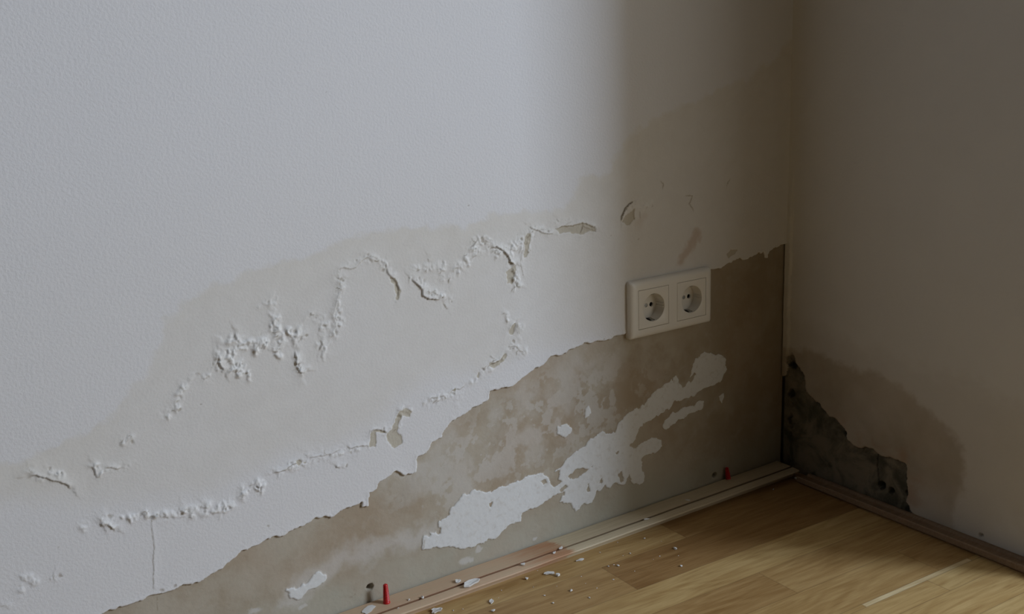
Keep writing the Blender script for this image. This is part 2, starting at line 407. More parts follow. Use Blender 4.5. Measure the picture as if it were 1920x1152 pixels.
crease(c7([(900,700),(920,665),(942,645)]), .0022, .004, 1, .5)
crease(c7([(942,645),(950,680),(965,715)]), .0018, .004, -1, .7)
crease(c7([(895,775),(935,780),(985,810)]), .001, .003, 1, .5)
crease(c7([(970,250),(965,330),(985,410)]), .0008, .003, 1, .35, .0005)
crease(c7([(790,890),(815,870),(850,855),(885,815)]), .0022, .004, 1, .6)
crease(c7([(480,1085),(485,1055),(525,1052)]), .0016, .003, 1, .5)
crease(c7([(580,1040),(600,1015),(640,1010),(668,990)]), .0016, .003, 1, .5)
crease(crop([(20,545),(35,560),(60,550),(125,545)], *C8), .0012, .003, 1, .5)
crease(crop([(125,520),(130,480),(150,472),(190,485)], *C8), .0012, .003, 1, .5)
crease(c1([(143,305),(145,270),(165,225),(190,200),(218,185)]), .0022, .006, -1, .9, .0012, .3)
crease(c1([(255,240),(262,290)]), .0006, .002, 1, .5)
crease(c1([(375,65),(395,80),(390,115)]), .0007, .003, 1, .6)
crease(c1([(525,148),(570,152),(550,195),(582,242)]), .0008, .003, 1, .55)
crease(c1([(800,45),(785,70),(778,100)]), .0006, .003, 1, .5)
crease(c1([(222,230),(225,300)]), .0008, .003, 1, .5)
crease([(797,1012),(795,1032)], .0018, .003, -1, .7, .0007, .2)
crease([(296,1118),(298,1150)], .0004, .002, 1, .5, .0006, .2)
# short cracks where single chips curl away along the blister chains
rk = random.Random(12)
for q in rk.sample(CH, min(len(CH), 150)):
    a = rk.uniform(1.9, 4.4); L_ = rk.uniform(3, 8); b = a+rk.uniform(-1.2, 1.2)
    p0 = (q[0]+rk.uniform(-5, 5), q[1]+rk.uniform(-5, 5)); p1 = (p0[0]+L_*math.cos(a), p0[1]-L_*math.sin(a)); p2 = (p1[0]+L_*math.cos(b), p1[1]-L_*math.sin(b))
    crease([p0, p1, p2], rk.uniform(.0008, .0024), rk.uniform(.002, .004), rk.choice([1, -1]), rk.uniform(.1, .75), .0006, .5)
for q in rk.sample(CH, min(len(CH), 130)):      # dirt showing in the little gaps between chips
    c = on_left((q[0]+rk.gauss(0, 4), q[1]+rk.gauss(0, 4))); w_ = F.window([c], .006)
    d = np.hypot((F.WU[w_]-c[0])*rk.uniform(.7, 1.6), F.WZ[w_]-c[1])+F.J[w_]*.5
    r_ = rk.uniform(.0006, .0022); m_ = 1-sm(r_*.5, r_*1.2, d)
    crease_mask[w_] = np.maximum(crease_mask[w_], rk.uniform(.15, .6)*m_); F.H[w_] = F.H[w_]*(1-.7*m_)-.0004*m_
# small knocks in the paint
for q, r in [((611,172),.0009),((380,756),.001),((382,757),.0008),((878,385),.001),((505,987),.0014),((302,1108),.0028),((328,1102),.0022),((110,1030),.0012),((105,1082),.0012),
             ((1130,633),.0014),((1357,520),.003),((1352,535),.0015),((1195,450),.0012),((1145,440),.001),((700,430),.0008)]:
    c = on_left(q); d = np.hypot(F.WU-c[0], F.WZ-c[1]); F.H -= .0007*(1-sm(0, r, d)); crease_mask = np.maximum(crease_mask, .55*(1-sm(r*.4, r*1.1, d)))
# scraped recess
bare_all = sd_bare
E = .0006
lay = sm(-E, E, sd_bare)
F.H = F.H*(1-lay*.8) - BIG*.62*lay - .0009*sm(-E, E, sd_small)*(1-lay)
F.H += lay*(.00025*fbm(F.U, F.Z, .02, 70, 4)+.00012*fbm(F.U, F.Z, .004, 71, 2))
pm = sm(-E, E, sd_patch); F.H += pm*.0013
F.H += (1-lay)*.0006*fbm(F.U, F.Z, .25, 60, 3)
# a slightly curled lip along the broken edge of the skim coat
F.H += .0006*np.exp(-np.abs(sd_bare+.002)/.003)*(1-lay)
# rounded inner corner at the top, where the skim still stands
rc = (1-lay)*np.clip(1-(-F.U)/.022, 0, 1)
F.H += .0045*rc*rc
F.pit((695,1103), .0048, .018); F.pit((1342,893), .0042, .016)
# the flush box behind the socket
F.H = np.where((np.abs(F.U+.2408) < .070) & (np.abs(F.Z-.3120) < .034), -.020, F.H)
smear_line = F.line([(540,1120),(600,1080),(650,1045),(700,1030),(760,1010),(800,1005)], .06, 3)
smear = .5*(1-sm(.002, .024, np.abs(smear_line)+.012*fbm(F.U, F.Z, .03, 33, 4)))
sl2 = F.line([(780,880),(830,900),(900,900),(960,850),(1010,800),(1040,780)], .09, 4)
smear = np.maximum(smear, .42*(1-sm(.006, .06, np.abs(sl2)))*sm(-.25, .3, fbm(F.U, F.Z, .028, 35, 5)))
sl3 = F.line([(850,830),(930,770),(1020,730),(1080,690),(1120,700)], .09, 4)
smear = np.maximum(smear, .38*(1-sm(.006, .05, np.abs(sl3)))*sm(-.3, .35, fbm(F.U, F.Z, .03, 38, 5)))
sl4 = F.line([(1180,660),(1240,690),(1290,740)], .09, 4)
smear = np.maximum(smear, .2*(1-sm(.0, .06, np.abs(sl4)))*sm(-.2, .4, fbm(F.U, F.Z, .02, 39, 5)))
rd = F.line([(1276,488),(1292,465),(1308,436)], .04, 2)
rust = .42*(1-sm(.002, .011, np.abs(rd)+.002*fbm(F.U, F.Z, .01, 50)))
rust = np.maximum(rust, .15*(1-sm(.0, .012, np.abs(F.line([(1195,420),(1208,408)], .03, 2)))))
rust = np.maximum(rust, .10*sm(.0, .5, fbm(F.U, F.Z, .09, 51, 3))*lay)
milk = sm(.0, .15, fbm(F.U, F.Z, .019, 301, 5)+.4*fbm(F.U, F.Z, .006, 305, 3))
for q, rr in [((873,1055), .011), ((884,1053), .006), ((1004,1010), .006), ((899,1033), .007), ((1190,960), .005), ((482,1146), .009), ((570,1138), .006)]:
    c = on_left(q); d = np.hypot(F.WU-c[0], (F.WZ-c[1])*1.8); smear = np.maximum(smear, .6*(1-sm(rr*.5, rr, d+F.J*1.2)))
reg = sm(.0, .07, F.poly([(700,900),(790,820),(900,760),(1060,660),(1170,640),(1260,700),(1180,800),(1060,870),(900,960),(760,1000)], .15, 3)+.02)
smear = np.maximum(smear, .42*milk*reg); 
ash = np.clip(sm(.085, .03, F.Z+.02*fbm(F.U, F.Z, .05, 311, 3))*(.75+.3*fbm(F.U, F.Z, .02, 312, 3)), 0, 1)
stain_shade = np.clip(.42*sm(-.27, -.05, F.U+.03*fbm(F.U, F.Z, .08, 321, 4))*(.85+.3*fbm(F.U, F.Z, .03, 322, 4)), 0, 1)  # damp stain plus painted shade, browner towards the corner
P = np.stack([F.U, -F.H, F.Z], -1)
attrs = dict(bare=np.clip(bare_all*1000, -9, 9), patch=np.clip(sd_patch*1000, -9, 9), damp=damp, peel=np.clip(sd_small*1000, -9, 9), ash=ash, stain_shade=stain_shade, eff=eff, dirt=np.clip(crease_mask, 0, 1),
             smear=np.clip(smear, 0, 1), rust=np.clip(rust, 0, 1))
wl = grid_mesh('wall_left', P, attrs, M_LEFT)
wl['kind'] = 'structure'

# ================================================================== RIGHT WALL (pier between the corner and the balcony door)
ys = np.concatenate([np.linspace(Y0, -.445, 4), np.arange(-.44, -.0006, .0013), [0.0]])
zr = np.concatenate([np.arange(0, .36, .0013), np.arange(.364, .76, .004), np.linspace(.79, 2.5, 16)])
G = Field(ys, zr, on_right, 29)
C2 = (2.166, 1360, 620)
bed = [(1466,706),(1478,702)] + crop([(255,100),(270,95),(285,130),(318,185),(328,250),(350,275),(385,300),(410,340),(450,365),(480,400),(500,440),
      (530,478),(570,470),(620,500),(670,520),(735,540),(742,600),(735,700),(760,745)], *C2)
poly = [(1420,706)] + bed + [(1750,1010), (1700,1200), (1300,1000)]
sb = G.poly(poly, .5, .9); sb = np.where(sb < -1, -.05, sb)+G.J*.6
lay = sm(-.0008, .0008, sb)
G.H += -.0034*lay + lay*(.0006*fbm(G.U, G.Z, .02, 5, 4)+.0003*fbm(G.U, G.Z, .006, 6, 3)) + (1-lay)*.0006*fbm(G.U, G.Z, .2, 7, 3)
G.H += .0008*np.exp(-np.abs(sb+.002)/.004)*(1-lay)
# loose strip of skim left standing in the corner
strip = (1-lay)*np.clip(1-(-G.U)/.022, 0, 1)
G.H += .0045*strip**2*sm(.35, .5, G.Z) + .002*strip*sm(.5, .35, G.Z)
# old box filled flush: a shallow joint round it
box = G.line(crop([(618,505),(612,560),(618,640)], *C2), .03, .6); G.H -= .0012*(1-sm(.0004, .0016, np.abs(box)))*lay
for q, r, d in [((1651,911), .0058, .016), ((1669,921), .004, .012), ((1699,925), .0035, .008), ((1840,1004), .0025, .006), ((1481,738), .006, .008), ((1484,686), .005, .008), ((1584,812), .004, .004)]:
    G.pit(q, r, d)
for q in [(1481,760),(1480,780),(1480,800),(1479,815)]: G.pit(q, .0035, .005)
stain = G.poly([(1440,640),(1478,655),(1550,672),(1590,690),(1640,705),(1690,730),(1730,762),(1770,795),(1798,830),(1806,870),(1802,905),(1790,960),(1780,1020),(1600,1100),(1400,900)], .25, 2.5)
halo = G.poly([(1440,560),(1500,610),(1600,655),(1700,690),(1800,720),(1960,780),(1960,1000),(1880,960),(1800,1100),(1400,950)], .3, 3)
dm = np.clip(.62*sm(-.009, .007, stain)*(.55+.45*sm(.02, .09, G.Z))*(.8+.35*fbm(G.U, G.Z, .05, 3)) + .30*sm(-.05, .02, halo), 0, 1)
top = np.clip(.12+0*G.U, 0, 1)
dirt = np.clip(.75*(1-sm(.0, .003, np.abs(sb+.0005)))*sm(-.25, .35, fbm(G.U, G.Z, .02, 8, 4)), 0, 1)
rs = .45*sm(-.1, .45, fbm(G.U, G.Z, .03, 12, 4))*sm(-.045, -.005, sb)*(1-lay)*sm(.16, .08, G.Z)
mould_shade = .7*(1-sm(.0005, .004, np.abs(sb+.001)))*sm(-.1, .35, fbm(G.U, G.Z, .025, 14, 3))  # mould black plus painted shade: broken edge, holes, corner crack, box joint
for q, r in [((1651,911), .008), ((1669,921), .006), ((1699,928), .006), ((1481,738), .009), ((1484,686), .008), ((1480,790), .007), ((1584,812), .006), ((1700,955), .008)]:
    c = G.conv(q); d = np.hypot(G.WU-c[0], G.WZ-c[1]); mould_shade = np.maximum(mould_shade, .9*(1-sm(r*.4, r, d+G.J)))
mould_shade = np.maximum(mould_shade, .75*(1-sm(.0006, .0018, np.abs(box)))*lay)
# the ragged strip of skim that still stands in the corner, and a lump beside it
stp = sm(-.0115, -.0085, G.U+G.J*.8)*(1-lay)*sm(.50, .40, G.Z)
G.H = G.H*(1-stp)+stp*(.0042+.0006*fbm(G.U, G.Z, .012, 44, 3))
P = np.stack([-G.H, G.U, G.Z], -1)
wr = grid_mesh('wall_right', P, dict(bare=np.clip(sb*1000, -9, 9), patch=np.full(G.U.shape, -9.0), damp=np.maximum(dm, top), peel=np.full(G.U.shape, -9.0), ash=0*G.U, stain_shade=mould_shade, eff=0*G.U,
               dirt=dirt, smear=0*G.U, rust=np.clip(rs, 0, 1)), M_RIGHT, flip=True)
wr['kind'] = 'structure'

# ================================================================== mesh helpers
def link(name, bm, mat, parent=None, smooth=False, loc=None):
    bmesh.ops.recalc_face_normals(bm, faces=bm.faces)
    me = bpy.data.meshes.new(name); bm.to_mesh(me); bm.free()
    if smooth:
        me.polygons.foreach_set('use_smooth', np.ones(len(me.polygons), bool)); me.set_sharp_from_angle(angle=math.radians(38))
    me.materials.append(mat)
    o = bpy.data.objects.new(name, me); COL.objects.link(o)
    if parent is not None: o.parent = parent
    if loc is not None: o.location = loc
    return o
def box(bm, x0, x1, y0, y1, z0, z1):
    v = [bm.verts.new(p) for p in [(x0,y0,z0),(x1,y0,z0),(x1,y1,z0),(x0,y1,z0),(x0,y0,z1),(x1,y0,z1),(x1,y1,z1),(x0,y1,z1)]]
    for f in [(0,3,2,1),(4,5,6,7),(0,1,5,4),(1,2,6,5),(2,3,7,6),(3,0,4,7)]: bm.faces.new([v[i] for i in f])
def empty(name, loc=(0,0,0), rot=(0,0,0)):
    o = bpy.data.objects.new(name, None); COL.objects.link(o); o.location = loc; o.rotation_euler = rot; return o
def tag(o, label, cat, group=None):
    o['label'] = label; o['category'] = cat
    if group: o['group'] = group
    return o
def slab(name, *a, mat=None):
    bm = bmesh.new(); box(bm, *a); o = link(name, bm, mat or M_ROOM); o['kind'] = 'structure'; return o

# ------------------------------------------------------------------ rest of the room (behind the camera)
slab('ceiling', -3.6, .35, -3.6, .2, 2.5, 2.6)
slab('wall_back', -3.6, .35, -3.7, -3.6, 0, 2.5)
slab('wall_far', -3.7, -3.6, -3.7, .2, 0, 2.5)
bm = bmesh.new()
box(bm, 0.02, .35, Y0, .2, 0, 2.5)              # pier core behind the skim
box(bm, 0.0, .35, -3.6, -2.3, 0, 2.5); box(bm, 0, .35, -2.3, Y0-.0005, 2.05, 2.5)
link('wall_right_outer', bm, M_ROOM)['kind'] = 'structure'
bm = bmesh.new(); box(bm, 0.0, .02, Y0-.0005, Y0+.0001, 0, 2.5); box(bm, -3.6, .35, .03, .2, 0, 2.5)
link('wall_core', bm, M_ROOM)['kind'] = 'structure'
M_FRAME = plain('white_lacquer', (.78, .78, .76), .35, .5)
bm = bmesh.new()
for a in [(.2,.26,-2.3,-2.22,0,2.05), (.2,.26,Y0-.07,Y0-.0006,0,2.05), (.2,.26,-2.22,Y0-.07,1.97,2.05), (.2,.26,-2.22,Y0-.07,0.0,.07)]: box(bm, *a)
link('door_1', bm, M_FRAME)['kind'] = 'structure'

# ================================================================== FLOOR: three-strip beech parquet
def floor_material():
    t = NT('beech_parquet', .38, .35); uv = t.n('ShaderNodeUVMap', uv_map='UVMap').outputs[0]
    sp = t.n('ShaderNodeSeparateXYZ'); t.l(uv, sp.inputs[0]); x, y = sp.outputs['X'], sp.outputs['Y']
    tone = t.attr('tone'); edge = t.n('ShaderNodeAttribute', attribute_name='seam').outputs['Fac']
    m3 = t.n('ShaderNodeMapping'); m3.inputs['Scale'].default_value = (2.4, 26, 1); t.l(uv, m3.inputs[0])
    g1 = t.noise(m3.outputs[0], 2.4, 6, .6, 1.1)
    m4 = t.n('ShaderNodeMapping'); m4.inputs['Scale'].default_value = (14, 330, 1); t.l(uv, m4.inputs[0])
    g2 = t.noise(m4.outputs[0], 1.6, 4, .6, .4)
    m5 = t.n('ShaderNodeMapping'); m5.inputs['Scale'].default_value = (3.2, 22, 1); t.l(uv, m5.inputs[0])
    w1_ = t.noise(m5.outputs[0], 1.0, 2, .5, .6)
    wv = t.math('PINGPONG', t.math('MULTIPLY', w1_, 9.0), .5)
    wv = t.ramp(wv, .0, .5)
    base = t.n('ShaderNodeValToRGB'); t.l(tone, base.inputs[0]); cr = base.color_ramp
    cr.elements[0].color = (.33, .195, .08, 1); cr.elements[1].color = (.78, .66, .42, 1)
    for p_, c_ in [(.3, (.45,.295,.13,1)), (.6, (.60,.435,.205,1)), (.85, (.68,.53,.27,1))]:
        e = cr.elements.new(p_); e.color = c_
    c = t.mix(t.math('MULTIPLY', t.ramp(g1, .33, .70), .8), base.outputs[0], t.mix(1.0, base.outputs[0], (.72, .64, .54), 'MULTIPLY'))
    c = t.mix(t.math('MULTIPLY', wv, .42), c, t.mix(1.0, c, (.74, .66, .56), 'MULTIPLY'))
    c = t.mix(t.math('MULTIPLY', t.ramp(g2, .5, .72), .8), c, t.mix(1.0, c, (.74, .68, .60), 'MULTIPLY'))
    c = t.mix(t.ramp(edge, .0, .0011, .45, 0), c, (.12, .07, .03))
    t.bump(g2, .0002, .4)
    t.l(t.ramp(g2, .2, .8, .36, .5), t.b.inputs['Roughness'])
    return t.out(c)
M_FLOOR = floor_material()
FA = math.radians(-2.2); CA, SA = math.cos(FA), math.sin(FA)
rows = [(.30,.236),(.236,.172),(.172,.108),(.108,.044),(.044,-.022),(-.022,-.088),(-.088,-.161),(-.161,-.2165),(-.2165,-.281),(-.281,-.344),(-.344,-.3515),(-.3515,-.384),(-.384,-.437)]
while rows[-1][1] > -4.2: rows.append((rows[-1][1], rows[-1][1]-.064))
fixed = {5: [(-.72,.35),(-.289,.45),(.6,.12)], 6: [(-.83,.3),(-.435,.32),(.02,.06),(.6,.3)], 7: [(-.62,.5),(-.03,.58),(.6,.4)], 8: [(-.75,.5),(-.285,.30),(.6,.40)],
         9: [(-.55,.3),(-.10,.46),(.6,.35)], 10: [(-.246,.58),(-.045,1.0),(.6,.6)], 11: [(-.60,.5),(-.135,.60),(.6,.68)], 12: [(-.42,.6),(.6,.62)]}
rf = random.Random(5); bm = bmesh.new(); uvl = bm.loops.layers.uv.new('UVMap')
tl = bm.verts.layers.float.new('tone'); el = bm.verts.layers.float.new('seam')
for ri, (t0, t1) in enumerate(rows):
    pcs = fixed.get(ri, []); first = pcs[0][0] if pcs else .6; q = -4.2; lst = []
    while q < first-.3: q += rf.uniform(.3, .55); lst.append((min(q, first-.12) if pcs else q, rf.random()*.8+.1))
    lst += pcs if pcs else [(.8, .5)]
    a = -4.4
    for b_, tn in lst:
        if b_ <= a+.01: continue
        ou, ov = rf.uniform(0, 40), rf.uniform(0, 40)
        e = min(.0014, (t0-t1)*.2)
        gx = [a, a+e, b_-e, b_]; gy = [t0, t0-e, t1+e, t1]
        V = {}
        for i, gx_ in enumerate(gx):
            for j, gy_ in enumerate(gy):
                X = -.35+(gx_+.35)*CA-gy_*SA*0; Y = gy_+(gx_+.35)*SA
                v = bm.verts.new((X, Y, 0)); v[tl] = tn; v[el] = 0 if i in (0, 3) or j in (0, 3) else e; V[i, j] = v
        for i in range(3):
            for j in range(3):
                f = bm.faces.new([V[i, j+1], V[i+1, j+1], V[i+1, j], V[i, j]])
                for lp in f.loops: lp[uvl].uv = (lp.vert.co.x+ou, (lp.vert.co.y-(lp.vert.co.x+.35)*SA)+ov)
        a = b_
def clipf(bm, co, no):
    bmesh.ops.bisect_plane(bm, geom=bm.verts[:]+bm.edges[:]+bm.faces[:], plane_co=co, plane_no=no, clear_outer=True)
for co, no in [((.35,0,0),(1,0,0)), ((-3.6,0,0),(-1,0,0)), ((0,.02,0),(0,1,0)), ((0,-3.6,0),(0,-1,0))]: clipf(bm, co, no)
box(bm, -3.6, .35, -3.6, .2, -.05, -.0002)
link('floor', bm, M_FLOOR)['kind'] = 'structure'

# ================================================================== WOODEN STRIPS
def wood_material(name, a, b, c, pink=None, pos=(-.47)):
    t = NT(name, .6, .25); v = t.obj((4, 90, 90)); g = t.noise(v, 3, 6, .6, .6); v2 = t.obj((20, 500, 500)); g2 = t.noise(v2, 2, 3)
    col = t.mix(t.ramp(g, .3, .7), a, b); col = t.mix(t.math('MULTIPLY', t.ramp(g2, .5, .8), .5), col, c)
    if pink:
        sp = t.n('ShaderNodeSeparateXYZ'); tc = t.n('ShaderNodeTexCoord'); t.l(tc.outputs['Object'], sp.inputs[0])
        e = t.math('ADD', sp.outputs['X'], t.math('MULTIPLY', t.math('SUBTRACT', t.noise(t.obj((30, 260, 1)), 1, 3), .5), .035))
        e = t.math('ADD', e, t.math('MULTIPLY', sp.outputs['Y'], .25))
        m = t.ramp(e, pos-.004, pos+.004, 1, 0)
        str_ = t.ramp(t.noise(t.obj((5, 70, 30)), 2, 4, .6), .36, .60, .6, 1)
        near = t.ramp(e, pos-.12, pos-.02, .8, 1.0)
        pk = t.mix(t.ramp(e, pos-.09, pos-.02), (.56, .385, .265), pink)
        col = t.mix(t.math('MULTIPLY', m, t.math('MULTIPLY', str_, near)), col, pk)
        gy = t.math('ABSOLUTE', t.math('ADD', sp.outputs['Y'], .0314))
        col = t.mix(t.ramp(gy, .0013, .0020, .9, 0), col, t.mix(m, (.17, .115, .065), (.20, .09, .045)))
    t.bump(g2, .0002, .5)
    return t.out(col)
M_BATTEN = wood_material('pale_raw_pine', (.49, .41, .285), (.57, .485, .345), (.37, .285, .185), (.42, .225, .125), -.462)
M_STRIP = wood_material('brown_stained_wood', (.25, .165, .10), (.31, .215, .14), (.16, .10, .06))
T = .014; BD = .0477
def extrude_profile(prof, x0, x1, n=1, axis='x', wob=0.0):
    bm = bmesh.new(); rows = []
    for k in range(n+1):
        x = x0+(x1-x0)*k/n
        dz = wob*math.sin(k*1.7)*.5
        rows.append([bm.verts.new((x, p[0], p[1]+(dz if p[1] > .001 else 0)) if axis == 'x' else (p[0], x, p[1])) for p in prof])
    m = len(prof)
    for a, b in zip(rows[:-1], rows[1:]):
        for i in range(m): bm.faces.new([a[i], a[(i+1) % m], b[(i+1) % m], b[i]])
    bm.faces.new(rows[0][::-1]); bm.faces.new(rows[-1]); return bm
prof = [(-.0005,0), (-.0005,T-.001), (-.0015,T), (-.0296,T), (-.0300,T-.0004), (-.0301,T-.0052), (-.0327,T-.0052), (-.0329,T-.0009), (-.0334,T-.0005),
        (-.0452,T-.0009), (-.0466,T-.0014), (-.0473,T-.0026), (-.0470,T-.0036), (-.0450,T-.0044), (-.0375,T-.0062), (-.0362,.0)]
bt = link('skirting_batten', extrude_profile(prof, -1.9, -.012, 60, wob=.0004), M_BATTEN, smooth=True)
tag(bt, 'pale raw wooden batten with a groove and reddish stain lying along the scraped wall', 'batten')
prof = [(-.0008,0), (-.0008,.0085), (-.0050,.0085), (-.0070,.0055), (-.0200,.0050), (-.0262,.0098), (-.0275,.0112), (-.0290,.0112), (-.0302,.0100), (-.0304,.0035), (-.0285,.0022), (-.0270,0)]
sk = link('skirting_strip', extrude_profile(prof, -.60, -.058, 20, 'y'), M_STRIP, smooth=True)
tag(sk, 'dark brown wooden strip lying on the floor along the shaded right wall', 'wooden strip')

# ================================================================== SOCKET
M_PL = plain('white_plastic', (.77, .755, .73), .28, .5, nz=.01)
M_DK = plain('dark_contact', (.03, .03, .03), .5, .4)
M_MT = plain('spring_steel', (.42, .43, .44), .35, .5, 1.0)
def rrect(hw, hh, r, y, n=6):
    pts = []
    for cx, cz, a0 in ((hw-r, hh-r, 0), (-hw+r, hh-r, 90), (-hw+r, -hh+r, 180), (hw-r, -hh+r, 270)):
        for k in range(n+1):
            a = math.radians(a0+90*k/n); pts.append((cx+r*math.cos(a), y, cz+r*math.sin(a)))
    return pts
def ring(bm, pts): return [bm.verts.new(p) for p in pts]
def bridge(bm, a, b):
    n = len(a)
    for i in range(n): bm.faces.new([a[i], a[(i+1) % n], b[(i+1) % n], b[i]])
def loop_edges(bm, vs):
    out = []
    for i in range(len(vs)):
        e = bm.edges.get((vs[i], vs[(i+1) % len(vs)])) or bm.edges.new((vs[i], vs[(i+1) % len(vs)])); out.append(e)
    return out
def circ(cx, cz, r, y, n=48): return [(cx+r*math.cos(2*math.pi*k/n), y, cz+r*math.sin(2*math.pi*k/n)) for k in range(n)]
def offset(pts, dx): return [(p[0]+dx, p[1], p[2]) for p in pts]
SX, SZ = -.2408, .3120
sock = empty('wall_socket', (SX, 0, SZ))
tag(sock, 'white double wall socket mounted at the upper edge of the scraped plaster', 'socket')
bm = bmesh.new(); HW, HH = .0760, .0405
prev = None
for ins, y, r in [(0, .003, .003), (0, -.0045, .003), (.0006, -.0065, .0035), (.0020, -.0082, .0035), (.0042, -.0094, .003), (.0072, -.0099, .0025), (.0090, -.0100, .0015)]:
    rg = ring(bm, rrect(HW-ins, HH-ins, max(r, .0006), y))
    if prev: bridge(bm, prev, rg)
    prev = rg
es = loop_edges(bm, prev); inner = []
for sx in (-.0355, .0355):
    a = ring(bm, offset(rrect(.0278, .0278, .0008, -.0100, 3), sx)); b = ring(bm, offset(rrect(.0278, .0278, .0008, -.004, 3), sx))
    inner += loop_edges(bm, a); bridge(bm, a, b)
bmesh.ops.triangle_fill(bm, edges=es+inner, use_beauty=True, normal=(0, -1, 0))
link('cover_frame', bm, M_PL, sock, True)
for sx in (-.0355, .0355):
    bm = bmesh.new(); R = .0195
    o1 = ring(bm, rrect(.02725, .02725, .0008, -.003, 3)); o2 = ring(bm, rrect(.02725, .02725, .0008, -.0098, 3)); o3 = ring(bm, rrect(.0269, .0269, .0006, -.0101, 3))
    bridge(bm, o1, o2); bridge(bm, o2, o3)
    c1_ = ring(bm, circ(0, 0, R+.0008, -.0101)); c2_ = ring(bm, circ(0, 0, R+.0002, -.0098)); c3_ = ring(bm, circ(0, 0, R, -.0092)); c4_ = ring(bm, circ(0, 0, R-.0006, .0055)); c5_ = ring(bm, circ(0, 0, R-.0012, .0062))
    bmesh.ops.triangle_fill(bm, edges=loop_edges(bm, o3)+loop_edges(bm, c1_), use_beauty=True, normal=(0, -1, 0))
    for a, b in ((c1_, c2_), (c2_, c3_), (c3_, c4_), (c4_, c5_)): bridge(bm, a, b)
    ed = loop_edges(bm, c5_)
    for hx, hr in ((-.0095, .0034), (.0095, .0034), (0, .0028)):
        a = ring(bm, circ(hx, 0, hr, .0062, 16)); b = ring(bm, circ(hx, 0, hr, .0085, 16)); ed += loop_edges(bm, a); bridge(bm, a, b)
    bmesh.ops.triangle_fill(bm, edges=ed, use_beauty=True, normal=(0, -1, 0))
    # guide ribs left and right inside the cup
    for s in (-1, 1):
        x0, x1 = sorted((s*(R-.0002), s*(R-.0016)))
        box(bm, x0, x1, -.0085, .0062, -.0028, -.0016); box(bm, x0, x1, -.0085, .0062, .0016, .0028)
    ins_ = link('socket_insert', bm, M_PL, sock, True, loc=(sx, 0, 0))
    for hx in (-.0095, .0095):
        bm = bmesh.new(); a = ring(bm, circ(hx, 0, .0035, .0076, 16)); b = ring(bm, circ(hx, 0, .0033, .012, 16)); bridge(bm, a, b); bm.faces.new(b)
        link('pin_contact', bm, M_DK, ins_)
    bm = bmesh.new(); a = ring(bm, circ(0, 0, .0027, .0078, 16)); b = ring(bm, circ(0, 0, .0022, .0070, 16)); c = ring(bm, circ(0, 0, .0027, .0100, 16)); bridge(bm, c, a); bridge(bm, a, b); bm.faces.new(b); bm.faces.new(c)
    link('centre_screw', bm, M_MT, ins_, True)
    for s in (-1, 1):
        # dark slot in the cup wall and the bent steel earthing spring in it
        bm = bmesh.new(); z0, z1 = sorted((s*.0206, s*.0184)); box(bm, -.0042, .0042, -.0072, .0060, z0, z1); sl = link('spring_slot', bm, M_DK, ins_)
        bm = bmesh.new(); pr = [(-.0074, .0186), (-.0050, .0172), (-.0020, .0162), (.0020, .0166), (.0058, .0178)]
        A = [bm.verts.new((-.0021, p[0], s*p[1])) for p in pr]; B = [bm.verts.new((.0021, p[0], s*p[1])) for p in pr]
        A2 = [bm.verts.new((-.0021, p[0], s*(p[1]+.0006))) for p in pr]; B2 = [bm.verts.new((.0021, p[0], s*(p[1]+.0006))) for p in pr]
        for i in range(4):
            bm.faces.new([A[i], A[i+1], B[i+1], B[i]]); bm.faces.new([A2[i], B2[i], B2[i+1], A2[i+1]])
            bm.faces.new([A[i], A2[i], A2[i+1], A[i+1]]); bm.faces.new([B[i], B[i+1], B2[i+1], B2[i]])
        bm.faces.new([A[0], B[0], B2[0], A2[0]]); bm.faces.new([A[4], A2[4], B2[4], B[4]])
        link('earth_spring', bm, M_MT, ins_, True)

# ================================================================== RED WALL PLUGS
M_RED = plain('red_nylon', (.50, .014, .016), .42, .5, nz=.08)
def plug(name, H, rb, rt):
    """tapering ribbed nylon plug with a split tip and a rim; axis +z, base at origin"""
    bm = bmesh.new(); N = 24; rows = []
    K = 26
    for k in range(K+1):
        t = k/K; z = H*t
        r = rb+(rt-rb)*t
        if t < .07: r = rb*1.12
        elif t < .93: r *= 1+.07*math.cos(k*math.pi)
        if t > .93: r *= math.sqrt(max(.12, 1-((t-.93)/.07)**2))
        row = []
        for i in range(N):
            a = 2*math.pi*i/N; rr = r
            if .28 < t < .97 and (i % 12) in (0,): rr *= .62            # the split
            if .1 < t < .6 and (i % 12) == 6: rr *= 1.13                # anti-twist fin
            row.append(bm.verts.new((rr*math.cos(a), rr*math.sin(a), z)))
        rows.append(row)
    for a, b in zip(rows[:-1], rows[1:]): bridge(bm, a, b)
    bm.faces.new(rows[-1]); inn = [bm.verts.new((v.co.x*.6, v.co.y*.6, 0)) for v in rows[0]]
    inn2 = [bm.verts.new((v.co.x*.6, v.co.y*.6, H*.5)) for v in rows[0]]
    bridge(bm, inn, rows[0]); bridge(bm, inn2, inn); bm.faces.new(inn2)
    return link(name, bm, M_RED, smooth=True)
p = on_level((725, 1131), T)
pl = plug('wall_plug', .0255, .0040, .0027); pl.location = (p[0], p[1], T); pl.rotation_euler = (0, 0, .6)
tag(pl, 'bright red ribbed plastic wall plug standing upright on the batten near the drilled hole', 'wall plug', 'red wall plugs')
p = on_level((1364, 899), T)
pl2 = plug('wall_plug', .0185, .0036, .0025); pl2.location = (p[0], min(p[1], -.006), T+.0006); pl2.rotation_euler = (math.radians(-6), math.radians(14), .9)
tag(pl2, 'red wall plug in deep shade near the corner, leaning at the back of the batten', 'wall plug', 'red wall plugs')

